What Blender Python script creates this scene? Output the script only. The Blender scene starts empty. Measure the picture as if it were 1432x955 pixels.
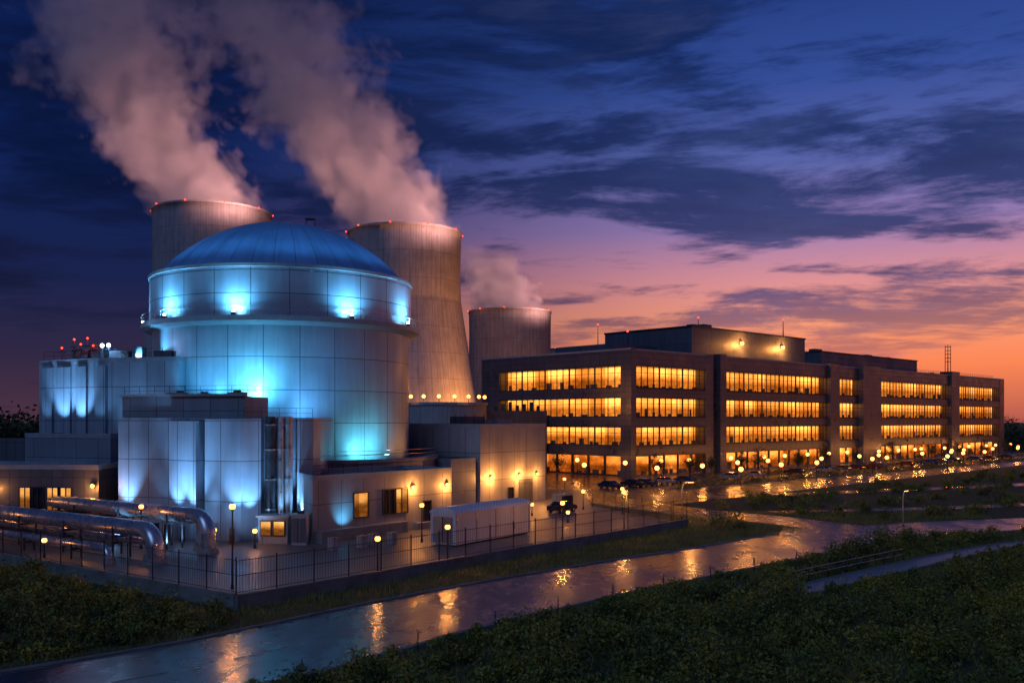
import bpy, math, random
import numpy as np
from mathutils import Vector
random.seed(7)
rng = np.random.default_rng(11)
S = bpy.context.scene
COL = S.collection
S.view_settings.view_transform = 'Standard'
S.view_settings.look = 'None'
S.view_settings.exposure = 0

# ------------------------------------------------------------------ nodes
def new_mat(name):
    m = bpy.data.materials.new(name); m.use_nodes = True
    nt = m.node_tree; nt.nodes.clear()
    out = nt.nodes.new('ShaderNodeOutputMaterial')
    return m, nt, out
def setv(nt, sock, v):
    if v is None: return
    if isinstance(v, bpy.types.NodeSocket): nt.links.new(v, sock)
    else: sock.default_value = v
def MA(nt, op, a, b=None, c=None, clamp=False):
    n = nt.nodes.new('ShaderNodeMath'); n.operation = op; n.use_clamp = clamp
    for i, v in enumerate((a, b, c)):
        if v is not None: setv(nt, n.inputs[i], v)
    return n.outputs[0]
def MR(nt, v, a, b, c=0.0, d=1.0, smooth=False):
    n = nt.nodes.new('ShaderNodeMapRange')
    if smooth: n.interpolation_type = 'SMOOTHSTEP'
    for i, x in enumerate((v, a, b, c, d)): setv(nt, n.inputs[i], x)
    return n.outputs[0]
def MIX(nt, f, a, b, mode='MIX'):
    n = nt.nodes.new('ShaderNodeMixRGB'); n.blend_type = mode
    setv(nt, n.inputs[0], f)
    for i, v in ((1, a), (2, b)):
        if isinstance(v, (tuple, list)) and len(v) == 3: v = (*v, 1)
        setv(nt, n.inputs[i], v)
    return n.outputs[0]
def NOISE(nt, vec, scale, detail=5, rough=0.5, dist=0.0):
    n = nt.nodes.new('ShaderNodeTexNoise')
    n.inputs['Scale'].default_value = scale; n.inputs['Detail'].default_value = detail
    n.inputs['Roughness'].default_value = rough; n.inputs['Distortion'].default_value = dist
    if vec is not None: nt.links.new(vec, n.inputs['Vector'])
    return n.outputs[0]
def TC(nt, which):
    return nt.nodes.new('ShaderNodeTexCoord').outputs[which]
def MAPV(nt, vec, sc, rot=0.0):
    n = nt.nodes.new('ShaderNodeMapping'); nt.links.new(vec, n.inputs[0]); n.inputs['Scale'].default_value = sc
    n.inputs['Rotation'].default_value = (0, 0, rot)
    return n.outputs[0]
def RAMP(nt, f, stops):
    n = nt.nodes.new('ShaderNodeValToRGB'); cr = n.color_ramp
    while len(cr.elements) < len(stops): cr.elements.new(0.5)
    for e, (p, c) in zip(cr.elements, stops): e.position = p; e.color = (*c, 1)
    setv(nt, n.inputs[0], f)
    return n.outputs[0]
def srgb(r, g, b):
    f = lambda c: (c/255/12.92) if c/255 <= 0.04045 else ((c/255+0.055)/1.055)**2.4
    return (f(r), f(g), f(b))
def BSDF(nt, out, col, rough=0.6, metal=0.0, bump=None, bstr=0.3, bdist=0.05, spec=None):
    p = nt.nodes.new('ShaderNodeBsdfPrincipled')
    if isinstance(col, tuple): col = (*col, 1)
    setv(nt, p.inputs['Base Color'], col); setv(nt, p.inputs['Roughness'], rough); setv(nt, p.inputs['Metallic'], metal)
    if spec is not None: p.inputs['Specular IOR Level'].default_value = spec
    if bump is not None:
        b = nt.nodes.new('ShaderNodeBump'); b.inputs['Strength'].default_value = bstr; b.inputs['Distance'].default_value = bdist
        nt.links.new(bump, b.inputs['Height']); nt.links.new(b.outputs[0], p.inputs['Normal'])
    nt.links.new(p.outputs[0], out.inputs[0]); return p
def simple(name, col, rough=0.6, metal=0.0, var=0.25, nscale=1.5):
    m, nt, out = new_mat(name)
    n = NOISE(nt, TC(nt, 'Object'), nscale, 6, 0.6)
    c = MIX(nt, MR(nt, n, 0.3, 0.7), tuple(x*(1-var) for x in col), tuple(min(1, x*(1+var)) for x in col))
    r = MR(nt, n, 0.3, 0.7, max(0.05, rough-0.12), min(1, rough+0.12))
    BSDF(nt, out, c, r, metal); return m
def panel(name, col, pw, ph, rough=0.5, metal=0.0, mortar=0.05, var=0.08, line=0.35, dirt=0.3):
    m, nt, out = new_mat(name)
    uv = TC(nt, 'UV')
    b = nt.nodes.new('ShaderNodeTexBrick'); nt.links.new(uv, b.inputs['Vector'])
    b.offset = 0.0; b.squash = 1.0
    b.inputs['Scale'].default_value = 1
    b.inputs['Brick Width'].default_value = pw; b.inputs['Row Height'].default_value = ph
    b.inputs['Mortar Size'].default_value = mortar; b.inputs['Mortar Smooth'].default_value = 0.2
    b.inputs['Color1'].default_value = (*[c*(1-var) for c in col], 1)
    b.inputs['Color2'].default_value = (*[c*(1+var) for c in col], 1)
    b.inputs['Mortar'].default_value = (*[c*line for c in col], 1)
    st = NOISE(nt, MAPV(nt, uv, (0.9, 0.07, 1)), 1.0, 6, 0.65)
    blot = NOISE(nt, TC(nt, 'Object'), 0.25, 5, 0.6)
    d = MR(nt, MA(nt, 'ADD', MA(nt, 'MULTIPLY', st, 0.6), MA(nt, 'MULTIPLY', blot, 0.4)), 0.35, 0.65, 1-dirt, 1.0)
    cc = nt.nodes.new('ShaderNodeCombineColor'); 
    for i in range(3): nt.links.new(d, cc.inputs[i])
    c = MIX(nt, 1.0, b.outputs[0], cc.outputs[0], 'MULTIPLY')
    r = MR(nt, blot, 0.3, 0.7, max(0.08, rough-0.1), min(1, rough+0.12))
    inv = MA(nt, 'SUBTRACT', 1.0, b.outputs['Fac'])
    hgt = MA(nt, 'ADD', inv, MA(nt, 'MULTIPLY', blot, 0.6))
    BSDF(nt, out, c, r, metal, hgt, 0.5, 0.04); return m
def emis(name, col, st):
    m, nt, out = new_mat(name)
    e = nt.nodes.new('ShaderNodeEmission'); e.inputs[0].default_value = (*col, 1); e.inputs[1].default_value = st
    nt.links.new(e.outputs[0], out.inputs[0]); return m
def interior(name, c_lo, c_hi, cell, st, dark=0.25, mul=0.5):
    m, nt, out = new_mat(name)
    uv = TC(nt, 'UV'); sp = nt.nodes.new('ShaderNodeSeparateXYZ'); nt.links.new(uv, sp.inputs[0])
    cu = MA(nt, 'FLOOR', MA(nt, 'DIVIDE', sp.outputs[0], cell))
    wn = nt.nodes.new('ShaderNodeTexWhiteNoise'); wn.noise_dimensions = '2D'
    cb = nt.nodes.new('ShaderNodeCombineXYZ'); nt.links.new(cu, cb.inputs[0]); nt.links.new(MA(nt, 'FLOOR', sp.outputs[1]), cb.inputs[1])
    nt.links.new(cb.outputs[0], wn.inputs['Vector'])
    v = MA(nt, 'FRACT', sp.outputs[1])
    top = MR(nt, v, 0.35, 0.85, 0.0, 1.0, True)
    n = NOISE(nt, MAPV(nt, uv, (1.3, 5, 1)), 1.0, 4, 0.7)
    n2 = NOISE(nt, MAPV(nt, uv, (0.09, 0.6, 1)), 1.0, 3, 0.6)
    vor = nt.nodes.new('ShaderNodeTexBrick'); nt.links.new(MAPV(nt, uv, (1, 4, 1)), vor.inputs[0])
    vor.inputs['Scale'].default_value = 1; vor.inputs['Brick Width'].default_value = 1.1; vor.inputs['Row Height'].default_value = 0.8
    vor.inputs['Mortar Size'].default_value = 0.07; vor.inputs['Color1'].default_value = (.35, .35, .35, 1); vor.inputs['Color2'].default_value = (1, 1, 1, 1); vor.inputs['Mortar'].default_value = (.2, .2, .2, 1)
    low = MIX(nt, MR(nt, v, 0.45, 0.6), vor.outputs[0], (1, 1, 1))
    b = MA(nt, 'ADD', MA(nt, 'MULTIPLY', n, 0.55), MA(nt, 'MULTIPLY', top, 0.45))
    b = MA(nt, 'MULTIPLY', b, MR(nt, wn.outputs[0], 0.0, 1.0, 0.55, 1.2))
    b = MA(nt, 'MULTIPLY', b, MR(nt, n2, 0.35, 0.6, dark, 1.0))
    col = MIX(nt, MR(nt, b, 0.12, 0.75), c_lo, c_hi)
    col = MIX(nt, mul, col, low, 'MULTIPLY')
    e = nt.nodes.new('ShaderNodeEmission'); nt.links.new(col, e.inputs[0]); nt.links.new(MA(nt, 'MULTIPLY', b, st), e.inputs[1])
    nt.links.new(e.outputs[0], out.inputs[0]); return m

# materials
M_CONT = panel('containment_panels', (0.42, 0.50, 0.60), 4.2, 3.9, 0.42, 0.25, 0.05, 0.07, 0.30, 0.35)
M_DRUM = panel('drum_panels', (0.44, 0.53, 0.64), 4.45, 2.7, 0.38, 0.25, 0.06, 0.07, 0.30, 0.3)
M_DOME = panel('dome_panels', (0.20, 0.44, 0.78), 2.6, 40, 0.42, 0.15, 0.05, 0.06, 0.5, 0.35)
M_METP = panel('metal_wall_panels', (0.37, 0.43, 0.52), 2.4, 4.0, 0.4, 0.2, 0.045, 0.09, 0.30, 0.35)
M_CLAD = panel('grey_cladding', (0.25, 0.29, 0.35), 3.2, 2.6, 0.5, 0.1, 0.045, 0.08, 0.4, 0.3)
M_CLAD2 = panel('light_cladding', (0.36, 0.36, 0.38), 3.0, 3.8, 0.55, 0.0, 0.05, 0.06, 0.4, 0.35)
M_DARKC = panel('dark_cladding', (0.10, 0.11, 0.14), 1.2, 3.0, 0.5, 0.1, 0.04, 0.1, 0.4, 0.3)
M_OFF = panel('office_cladding', (0.12, 0.115, 0.145), 2.4, 1.2, 0.33, 0.3, 0.05, 0.12, 0.4, 0.3)
M_PENT = panel('penthouse_cladding', (0.12, 0.13, 0.17), 1.6, 6.0, 0.5, 0.2, 0.06, 0.1, 0.5, 0.3)
M_TOWER = panel('tower_concrete', (0.40, 0.36, 0.40), 2.6, 9.0, 0.85, 0.0, 0.12, 0.03, 0.7, 0.45)
M_CONC = simple('concrete', (0.22, 0.215, 0.21), 0.8, 0, 0.3, 0.8)
M_PLINTH = simple('plinth_concrete', (0.18, 0.17, 0.16), 0.85, 0, 0.4, 0.7)
M_YARD = simple('yard_concrete', (0.12, 0.115, 0.112), 0.45, 0, 0.5, 0.25)
M_ROOF = simple('roof_felt', (0.07, 0.075, 0.085), 0.8, 0, 0.3, 0.6)
M_STEEL = simple('steel', (0.50, 0.50, 0.52), 0.35, 0.9, 0.15, 1.2)
M_TRIM = simple('grey_trim', (0.30, 0.32, 0.36), 0.5, 0.2, 0.15, 1.2)
M_PIPE = simple('insulated_pipe', (0.50, 0.52, 0.56), 0.30, 0.75, 0.15, 1.0)
M_DKMET = simple('dark_metal', (0.05, 0.05, 0.06), 0.45, 0.6, 0.2, 2)
M_WHITE = panel('white_corrugated', (0.68, 0.72, 0.78), 0.3, 20, 0.45, 0.0, 0.04, 0.03, 0.7, 0.3)
M_GLASS = simple('dark_glass', (0.015, 0.018, 0.025), 0.08, 0.0, 0.1, 1)
M_LAMP = emis('lamp_orange', (1.0, 0.30, 0.06), 8)
M_LAMPW = emis('lamp_white', (0.75, 0.9, 1.0), 8)
M_LAMPC = emis('flood_cyan', (0.55, 0.9, 1.0), 18)
M_RED = emis('obstruction_red', (1.0, 0.05, 0.02), 5)
M_INT = interior('office_interior', (0.9, 0.19, 0.012), (1.0, 0.40, 0.065), 4.5, 3.7, 0.65, 0.4)
M_INTG = interior('lobby_interior', (0.8, 0.15, 0.01), (1.0, 0.33, 0.05), 9, 3.8, 0.14, 0.6)
M_INTS = interior('room_interior', (0.6, 0.16, 0.02), (1.0, 0.45, 0.10), 2, 1.9, 0.6, 0.5)
M_TIRE = simple('tyre', (0.02, 0.02, 0.02), 0.8, 0, 0.2, 3)
M_PAINT = simple('road_paint', (0.16, 0.16, 0.16), 0.4, 0, 0.8, 1.5)
M_BARK = simple('bark', (0.06, 0.045, 0.03), 0.9, 0, 0.3, 4)

def asphalt():
    m, nt, out = new_mat('wet_asphalt')
    o = TC(nt, 'Object')
    big = NOISE(nt, MAPV(nt, o, (1, .35, 1), -.78), 0.3, 5, 0.6, 0.3); fine = NOISE(nt, o, 6.0, 6, 0.7); mid = NOISE(nt, o, 0.9, 4, 0.6)
    wet = MR(nt, MA(nt, 'ADD', MA(nt, 'MULTIPLY', big, 0.7), MA(nt, 'MULTIPLY', mid, 0.3)), 0.34, 0.60, 0.0, 1.0, True)
    c = MIX(nt, wet, (0.055, 0.055, 0.062), (0.024, 0.027, 0.036))
    r = MR(nt, wet, 0, 1, 0.40, 0.20)
    BSDF(nt, out, c, r, 0.0, fine, 0.5, 0.010, 0.8); return m
M_ROAD = asphalt()
def groundmat():
    m, nt, out = new_mat('grass_ground')
    o = TC(nt, 'Object')
    a = NOISE(nt, o, 0.05, 6, 0.6); b = NOISE(nt, o, 1.2, 6, 0.7)
    f = MA(nt, 'ADD', MA(nt, 'MULTIPLY', a, 0.5), MA(nt, 'MULTIPLY', b, 0.5))
    c = RAMP(nt, f, [(0.3, (0.03, 0.035, 0.010)), (0.5, (0.07, 0.07, 0.02)), (0.7, (0.12, 0.10, 0.035))])
    BSDF(nt, out, c, 0.95, 0, b, 0.8, 0.15); return m
M_GROUND = groundmat()
def leafmat(name, stops):
    m, nt, out = new_mat(name)
    g = nt.nodes.new('ShaderNodeNewGeometry')
    n = NOISE(nt, TC(nt, 'Object'), 0.22, 4, 0.65)
    f = MA(nt, 'ADD', MA(nt, 'MULTIPLY', g.outputs['Random Per Island'], 0.35), MA(nt, 'MULTIPLY', MR(nt, n, .3, .7), 0.6))
    c = RAMP(nt, f, stops)
    p = BSDF(nt, out, c, 0.65)
    return m
M_LEAF = leafmat('shrub_leaves', [(0.1, (0.018, 0.03, 0.008)), (0.35, (0.09, 0.11, 0.016)), (0.58, (0.24, 0.21, 0.025)), (0.85, (0.48, 0.33, 0.035))])
M_TREE = leafmat('tree_leaves', [(0.1, (0.015, 0.025, 0.012)), (0.5, (0.04, 0.06, 0.02)), (0.9, (0.09, 0.09, 0.03))])
M_BLADE = leafmat('grass_blades', [(0.1, (0.07, 0.08, 0.012)), (0.5, (0.22, 0.19, 0.03)), (0.9, (0.42, 0.30, 0.05))])

# ------------------------------------------------------------------ mesh builder
class MB:
    def __init__(s): s.v=[]; s.f=[]; s.m=[]; s.sm=[]; s.uv=[]; s.mats=[]
    def mi(s, m):
        if m not in s.mats: s.mats.append(m)
        return s.mats.index(m)
    def add(s, verts, faces, mat, uvs=None, smooth=False):
        o = len(s.v); vs = [tuple(p) for p in verts]; s.v += vs; k = s.mi(mat)
        for i, f in enumerate(faces):
            s.f.append([a+o for a in f]); s.m.append(k); s.sm.append(smooth)
            if uvs is not None: s.uv += uvs[i]
            else:
                a, b, c = (Vector(vs[f[0]]), Vector(vs[f[1]]), Vector(vs[f[2]]))
                n = (b-a).cross(c-a)
                if n.length > 0: n.normalize()
                if abs(n.z) < 0.7:
                    t = Vector((-n.y, n.x, 0)); t.normalize()
                    s.uv += [(Vector(vs[q]).dot(t), vs[q][2]) for q in f]
                else: s.uv += [(vs[q][0], vs[q][1]) for q in f]
    def quad(s, p, mat, uv=None): s.add(p, [list(range(len(p)))], mat, [uv] if uv else None)
    def prism(s, pts, z0, z1, mat, top=None):
        A = sum(pts[i][0]*pts[(i+1) % len(pts)][1]-pts[(i+1) % len(pts)][0]*pts[i][1] for i in range(len(pts)))
        if A < 0: pts = pts[::-1]
        n = len(pts)
        V = [(x, y, z0) for x, y in pts]+[(x, y, z1) for x, y in pts]
        s.add(V, [[i, (i+1) % n, (i+1) % n+n, i+n] for i in range(n)], mat)
        s.add(V[n:], [list(range(n))], top or mat); s.add(V[:n], [list(range(n))[::-1]], mat)
    def box(s, x0, x1, y0, y1, z0, z1, mat, fr=None, top=None):
        c = [(x0, y0), (x1, y0), (x1, y1), (x0, y1)]
        if fr: c = [fr(a, b) for a, b in c]
        s.prism(c, z0, z1, mat, top)
    def cyl(s, p0, p1, r0, r1, mat, n=12, caps=True, smooth=True):
        p0 = Vector(p0); p1 = Vector(p1); d = (p1-p0).normalized()
        a = d.orthogonal().normalized(); b = d.cross(a)
        V = []; 
        for p, r in ((p0, r0), (p1, r1)):
            for i in range(n):
                t = 2*math.pi*i/n; V.append(p+a*math.cos(t)*r+b*math.sin(t)*r)
        s.add(V, [[i, (i+1) % n, (i+1) % n+n, i+n] for i in range(n)], mat, None, smooth)
        if caps: s.add(V[n:], [list(range(n))], mat); s.add(V[:n], [list(range(n))[::-1]], mat)
    def tube(s, path, r, mat, n=16):
        P = [Vector(p) for p in path]; rings = []
        up = None
        for i, p in enumerate(P):
            d = (P[min(i+1, len(P)-1)]-P[max(i-1, 0)]).normalized()
            if up is None: up = d.orthogonal().normalized()
            up = (up-d*up.dot(d)).normalized(); b = d.cross(up)
            rings.append([p+up*math.cos(2*math.pi*k/n)*r+b*math.sin(2*math.pi*k/n)*r for k in range(n)])
        V = [q for R in rings for q in R]; F = []
        for i in range(len(P)-1):
            for k in range(n): F.append([i*n+k, i*n+(k+1) % n, (i+1)*n+(k+1) % n, (i+1)*n+k])
        s.add(V, F, mat, None, True)
        s.add(rings[0], [list(range(n))[::-1]], mat); s.add(rings[-1], [list(range(n))], mat)
    def sphere(s, c, r, mat, n=10, m=6):
        prof = [(math.sin(math.pi*i/m)*r+1e-4, -math.cos(math.pi*i/m)*r) for i in range(m+1)]
        s.lathe(c, prof, n, mat)
    def lathe(s, c, prof, n, mat, smooth=True, uvscale=None, a0=0.0):
        V = []
        for (r, z) in prof:
            for i in range(n):
                t = a0+2*math.pi*i/n; V.append((c[0]+r*math.cos(t), c[1]+r*math.sin(t), c[2]+z))
        F = []; U = []; R = uvscale or max(p[0] for p in prof); L = [0]
        for j in range(1, len(prof)): L.append(L[-1]+math.hypot(prof[j][0]-prof[j-1][0], prof[j][1]-prof[j-1][1]))
        for j in range(len(prof)-1):
            for i in range(n):
                F.append([j*n+i, j*n+(i+1) % n, (j+1)*n+(i+1) % n, (j+1)*n+i])
                u0 = R*2*math.pi*i/n; u1 = R*2*math.pi*(i+1)/n
                U.append([(u0, L[j]), (u1, L[j]), (u1, L[j+1]), (u0, L[j+1])])
        s.add(V, F, mat, U, smooth)
    def mesh(s, name):
        me = bpy.data.meshes.new(name); me.from_pydata(s.v, [], s.f)
        for m in s.mats: me.materials.append(m)
        me.polygons.foreach_set('material_index', s.m); me.polygons.foreach_set('use_smooth', s.sm)
        ul = me.uv_layers.new(name='UVMap'); ul.data.foreach_set('uv', np.array(s.uv, dtype=np.float32).ravel())
        me.update(); return me
    def obj(s, name, parent=None, loc=(0, 0, 0), rot=0.0):
        return mkobj(name, s.mesh(name), parent, loc, rot)
def mkobj(name, data, parent=None, loc=(0, 0, 0), rot=0.0):
    o = bpy.data.objects.new(name, data); COL.objects.link(o)
    o.location = loc; o.rotation_euler = (0, 0, rot)
    if parent: o.parent = parent
    return o
def empty(name, loc=(0, 0, 0), rot=0.0): return mkobj(name, None, None, loc, rot)
def light(parent, loc, col, e, kind='POINT', target=None, size=math.radians(90), blend=0.8, r=0.15, name='lamp_light'):
    l = bpy.data.lights.new(name, kind); l.color = col; l.energy = e; l.shadow_soft_size = r
    o = bpy.data.objects.new(name, l); COL.objects.link(o); o.location = loc; o.parent = parent
    if kind == 'SPOT':
        l.spot_size = size; l.spot_blend = blend
        d = Vector(target)-Vector(loc); o.rotation_euler = d.to_track_quat('-Z', 'Y').to_euler()
    return o
ORG = (1.0, 0.36, 0.07); CY = (0.12, 0.56, 1.0); BW = (0.22, 0.55, 1.0)

# ------------------------------------------------------------------ camera
cam = bpy.data.cameras.new('camera'); camo = bpy.data.objects.new('camera', cam); COL.objects.link(camo)
camo.location = (0, 0, 12); camo.rotation_euler = (math.radians(90), 0, 0)
cam.sensor_width = 36; cam.lens = 1300/1432*36; cam.shift_y = 0.0772; cam.clip_end = 6000; cam.clip_start = 0.5
S.camera = camo

# ------------------------------------------------------------------ world
def world():
    w = bpy.data.worlds.new('World'); S.world = w; w.use_nodes = True
    nt = w.node_tree; nt.nodes.clear()
    out = nt.nodes.new('ShaderNodeOutputWorld'); bg = nt.nodes.new('ShaderNodeBackground')
    sp = nt.nodes.new('ShaderNodeSeparateXYZ'); nt.links.new(TC(nt, 'Generated'), sp.inputs[0])
    x, y, z = sp.outputs
    h = MA(nt, 'MAXIMUM', MA(nt, 'SQRT', MA(nt, 'ADD', MA(nt, 'MULTIPLY', x, x), MA(nt, 'MULTIPLY', y, y))), 0.05)
    t = MA(nt, 'DIVIDE', z, h)
    az = MA(nt, 'ARCTAN2', x, y)
    f = MR(nt, t, 0.0, 0.8, 0.0, 1.0)
    R = RAMP(nt, f, [(0.0, srgb(180, 90, 78)), (0.07, srgb(252, 134, 86)), (0.125, srgb(252, 156, 116)), (0.18, srgb(222, 146, 150)),
                     (0.25, srgb(150, 124, 178)), (0.33, srgb(90, 102, 170)), (0.44, srgb(52, 78, 152)), (0.6, srgb(30, 56, 122)), (1.0, srgb(28, 52, 116))])
    L = RAMP(nt, f, [(0.0, srgb(76, 50, 66)), (0.08, srgb(48, 40, 68)), (0.18, srgb(24, 34, 76)), (0.35, srgb(13, 33, 86)), (0.6, srgb(9, 26, 72)), (1.0, srgb(22, 46, 108))])
    w1 = MA(nt, 'MULTIPLY', MR(nt, az, -0.36, 0.34, 0, 1, True), MR(nt, az, 1.3, 2.3, 1, 0, True))
    sky = MIX(nt, w1, L, R)
    den = MA(nt, 'ADD', MA(nt, 'MAXIMUM', z, 0.0), 0.11)
    cb = nt.nodes.new('ShaderNodeCombineXYZ')
    nt.links.new(MA(nt, 'DIVIDE', x, den), cb.inputs[0]); nt.links.new(MA(nt, 'MULTIPLY', MA(nt, 'DIVIDE', y, den), 2.0), cb.inputs[1])
    cb.inputs[2].default_value = 3.7
    n1 = NOISE(nt, cb.outputs[0], 0.85, 12, 0.62, 0.25)
    cb2 = nt.nodes.new('ShaderNodeCombineXYZ')
    nt.links.new(MA(nt, 'MULTIPLY', az, 3.8), cb2.inputs[0]); nt.links.new(MA(nt, 'MULTIPLY', MA(nt, 'ADD', t, MA(nt, 'MULTIPLY', az, -0.05)), 17.0), cb2.inputs[1]); cb2.inputs[2].default_value = 8.3
    n2 = NOISE(nt, cb2.outputs[0], 0.9, 12, 0.64, 0.35)
    n = MA(nt, 'ADD', MA(nt, 'MULTIPLY', n1, 0.5), MA(nt, 'MULTIPLY', n2, 0.5))
    bank = MA(nt, 'MULTIPLY', MR(nt, t, 0.15, 0.28, 0.0, 1.0, True), 0.035)
    n = MA(nt, 'ADD', n, bank)
    c = MR(nt, n, 0.475, 0.57, 0.0, 1.0, True)
    c = MA(nt, 'MULTIPLY', c, MR(nt, t, 0.03, 0.16, 0.35, 0.93, True))
    cloud = MIX(nt, w1, RAMP(nt, f, [(0.0, srgb(34, 34, 62)), (0.3, srgb(9, 22, 60)), (1.0, srgb(9, 20, 54))]),
                RAMP(nt, f, [(0.0, srgb(120, 70, 86)), (0.13, srgb(96, 74, 108)), (0.25, srgb(46, 60, 112)), (0.42, srgb(20, 41, 92)), (1.0, srgb(14, 30, 72))]))
    core = MR(nt, n, 0.54, 0.68, 1.0, 0.62, True)
    cc = nt.nodes.new('ShaderNodeCombineColor')
    for i in range(3): nt.links.new(core, cc.inputs[i])
    cloud = MIX(nt, 1.0, cloud, cc.outputs[0], 'MULTIPLY')
    sky = MIX(nt, c, sky, cloud)
    wisp = MR(nt, n2, 0.5, 0.72, 0, 0.22, True)
    sky = MIX(nt, MA(nt, 'MULTIPLY', wisp, w1), sky, srgb(96, 112, 176))
    ns = nt.nodes.new('ShaderNodeTexSky'); ns.sky_type = 'NISHITA'; ns.sun_disc = False
    ns.sun_elevation = math.radians(0.5); ns.sun_rotation = math.radians(40)
    nsc = MIX(nt, 1.0, ns.outputs[0], (0.0006, 0.0006, 0.001), 'MULTIPLY')
    sky = MIX(nt, 1.0, sky, nsc, 'ADD')
    nt.links.new(sky, bg.inputs[0]); bg.inputs[1].default_value = 1.0
    nt.links.new(bg.outputs[0], out.inputs[0])
world()
fill_sun = bpy.data.lights.new('fill_sun', 'SUN'); fill_sun.energy = 0.55; fill_sun.angle = math.radians(30); fill_sun.color = (0.32, 0.54, 1.0)  # added cool fill from behind the camera, opposite the dusk afterglow
so = bpy.data.objects.new('fill_sun', fill_sun); COL.objects.link(so)
so.rotation_euler = Vector((0.35, 0.75, -0.6)).to_track_quat('-Z', 'Y').to_euler()

# ------------------------------------------------------------------ ground + roads
g = MB(); g.quad([(-3000, -200, 0), (3000, -200, 0), (3000, 5000, 0), (-3000, 5000, 0)], M_GROUND); g.obj('ground')
def smooth(pts, k=8):
    out = []; n = len(pts)
    for i in range(n-1):
        p0 = Vector(pts[max(i-1, 0)]); p1 = Vector(pts[i]); p2 = Vector(pts[i+1]); p3 = Vector(pts[min(i+2, n-1)])
        for j in range(k):
            t = j/k
            out.append(0.5*((2*p1)+(p2-p0)*t+(2*p0-5*p1+4*p2-p3)*t*t+(3*p1-p0-3*p2+p3)*t**3))
    out.append(Vector(pts[-1])); return out
def offs(path, d):
    r = []
    for i, p in enumerate(path):
        t = (path[min(i+1, len(path)-1)]-path[max(i-1, 0)]).normalized()
        r.append(Vector((p.x-t.y*d, p.y+t.x*d)))
    return r
def ribbon(mb, path, d0, d1, z, mat):
    a = offs(path, d0); b = offs(path, d1)
    for i in range(len(path)-1):
        mb.quad([(b[i].x, b[i].y, z), (b[i+1].x, b[i+1].y, z), (a[i+1].x, a[i+1].y, z), (a[i].x, a[i].y, z)], mat)
def kerb(mb, path, d, w, z, mat, i0=0, i1=None):
    a = offs(path, d); b = offs(path, d-w); i1 = i1 or len(path)-1
    for i in range(i0, i1):
        mb.prism([(a[i].x, a[i].y), (b[i].x, b[i].y), (b[i+1].x, b[i+1].y), (a[i+1].x, a[i+1].y)], 0.0, z, mat)
RA = smooth([(-60, 12), (-34, 29), (-24, 37.5), (-14, 46.8), (-5.5, 57.5), (2.5, 66.4), (11, 74.8), (20, 83), (29, 92), (39, 99.5), (50, 105), (66, 110), (95, 118)])
RB = smooth([(40, 99.5), (35.5, 106), (30.5, 114), (23.5, 123), (16, 136), (8, 152), (10, 172)])
W = 5.2
rd = MB(); ribbon(rd, RA, W, -W, 0.02, M_ROAD); ribbon(rd, RB, 4.1, -4.1, 0.024, M_ROAD)
rd.quad([(25, 95, .028), (33, 93, .028), (41, 103, .028), (36, 110, .028), (31.5, 108.5, .028), (29.5, 101.5, .028)], M_ROAD)
for i in range(0, len(RA)-1, 4):
    seg = RA[i:i+2]
    ribbon(rd, seg+[RA[i+2]] if i+2 < len(RA) else seg, 0.06, -0.06, 0.034, M_PAINT)
ribbon(rd, RA[:62], W-0.3, W-0.40, 0.034, M_PAINT); ribbon(rd, RA, -W+0.40, -W+0.3, 0.034, M_PAINT)
kerb(rd, RA, W+0.2, 0.2, 0.12, M_CONC, 0, 66); kerb(rd, RA, -W, 0.2, 0.12, M_CONC)
kerb(rd, RB, 4.3, 0.2, 0.12, M_CONC, 8)
rd.obj('road')
PA = smooth([(18, 63.5), (22.4, 67.5), (31, 75.4), (41, 84), (52, 92.0), (75, 103), (100, 114)])
pa = MB(); ribbon(pa, PA, 1.1, -1.1, 0.02, simple('path_concrete', (0.2, 0.2, 0.21), 0.4, 0, 0.3, 0.6)); kerb(pa, PA, 1.25, 0.15, 0.1, M_CONC); kerb(pa, PA, -1.1, 0.15, 0.1, M_CONC); pa.obj('footpath')
gr = MB(); o1 = offs(PA, 1.6)
for i in range(6, 20): gr.cyl((o1[i].x, o1[i].y, 0), (o1[i].x, o1[i].y, 1.0), 0.035, 0.035, M_DKMET, 6)
for zz in (0.55, 1.0): gr.tube([(o1[i].x, o1[i].y, zz) for i in range(6, 20)], 0.03, M_STEEL, 6)
gr.obj('guardrail')

# yard
FA = (-17.5, 59.0); FB = (19.7, 104.7); FC = (-62, 91.5); FD = (11, 127)
yd = MB(); yd.prism([FA, FB, FD, (12, 160), (-110, 180), (-110, 126), FC], -0.1, 0.15, M_YARD); yd.obj('pavement')
OF = Vector((25, 195)); SD = Vector((0.731, 0.682)).normalized(); TD = Vector((-SD.y, SD.x))
def of(s, t): p = OF+SD*s+TD*t; return (p.x, p.y)
pl = MB(); pl.prism([of(-45, -44), of(235, -30), of(235, 30), of(-45, 60)], -0.1, 0.012, M_ROAD); pl.obj('car_park')
for (s0, s1, t0, t1) in ((-20, 225, -14, -12), (-20, 225, -27, -25)):
    k = MB(); k.prism([of(s0, t0), of(s1, t0), of(s1, t1), of(s0, t1)], 0, 0.14, M_CONC, M_GROUND); k.obj('planting_bed')
sr = MB(); ribbon(sr, smooth([(34, 122), (60, 128), (90, 140), (140, 160)]), 1.6, -1.6, 0.018, M_ROAD); ribbon(sr, smooth([(26, 146), (60, 158), (110, 182), (190, 230)]), 2.4, -2.4, 0.018, M_ROAD); sr.obj('service_road')

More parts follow.
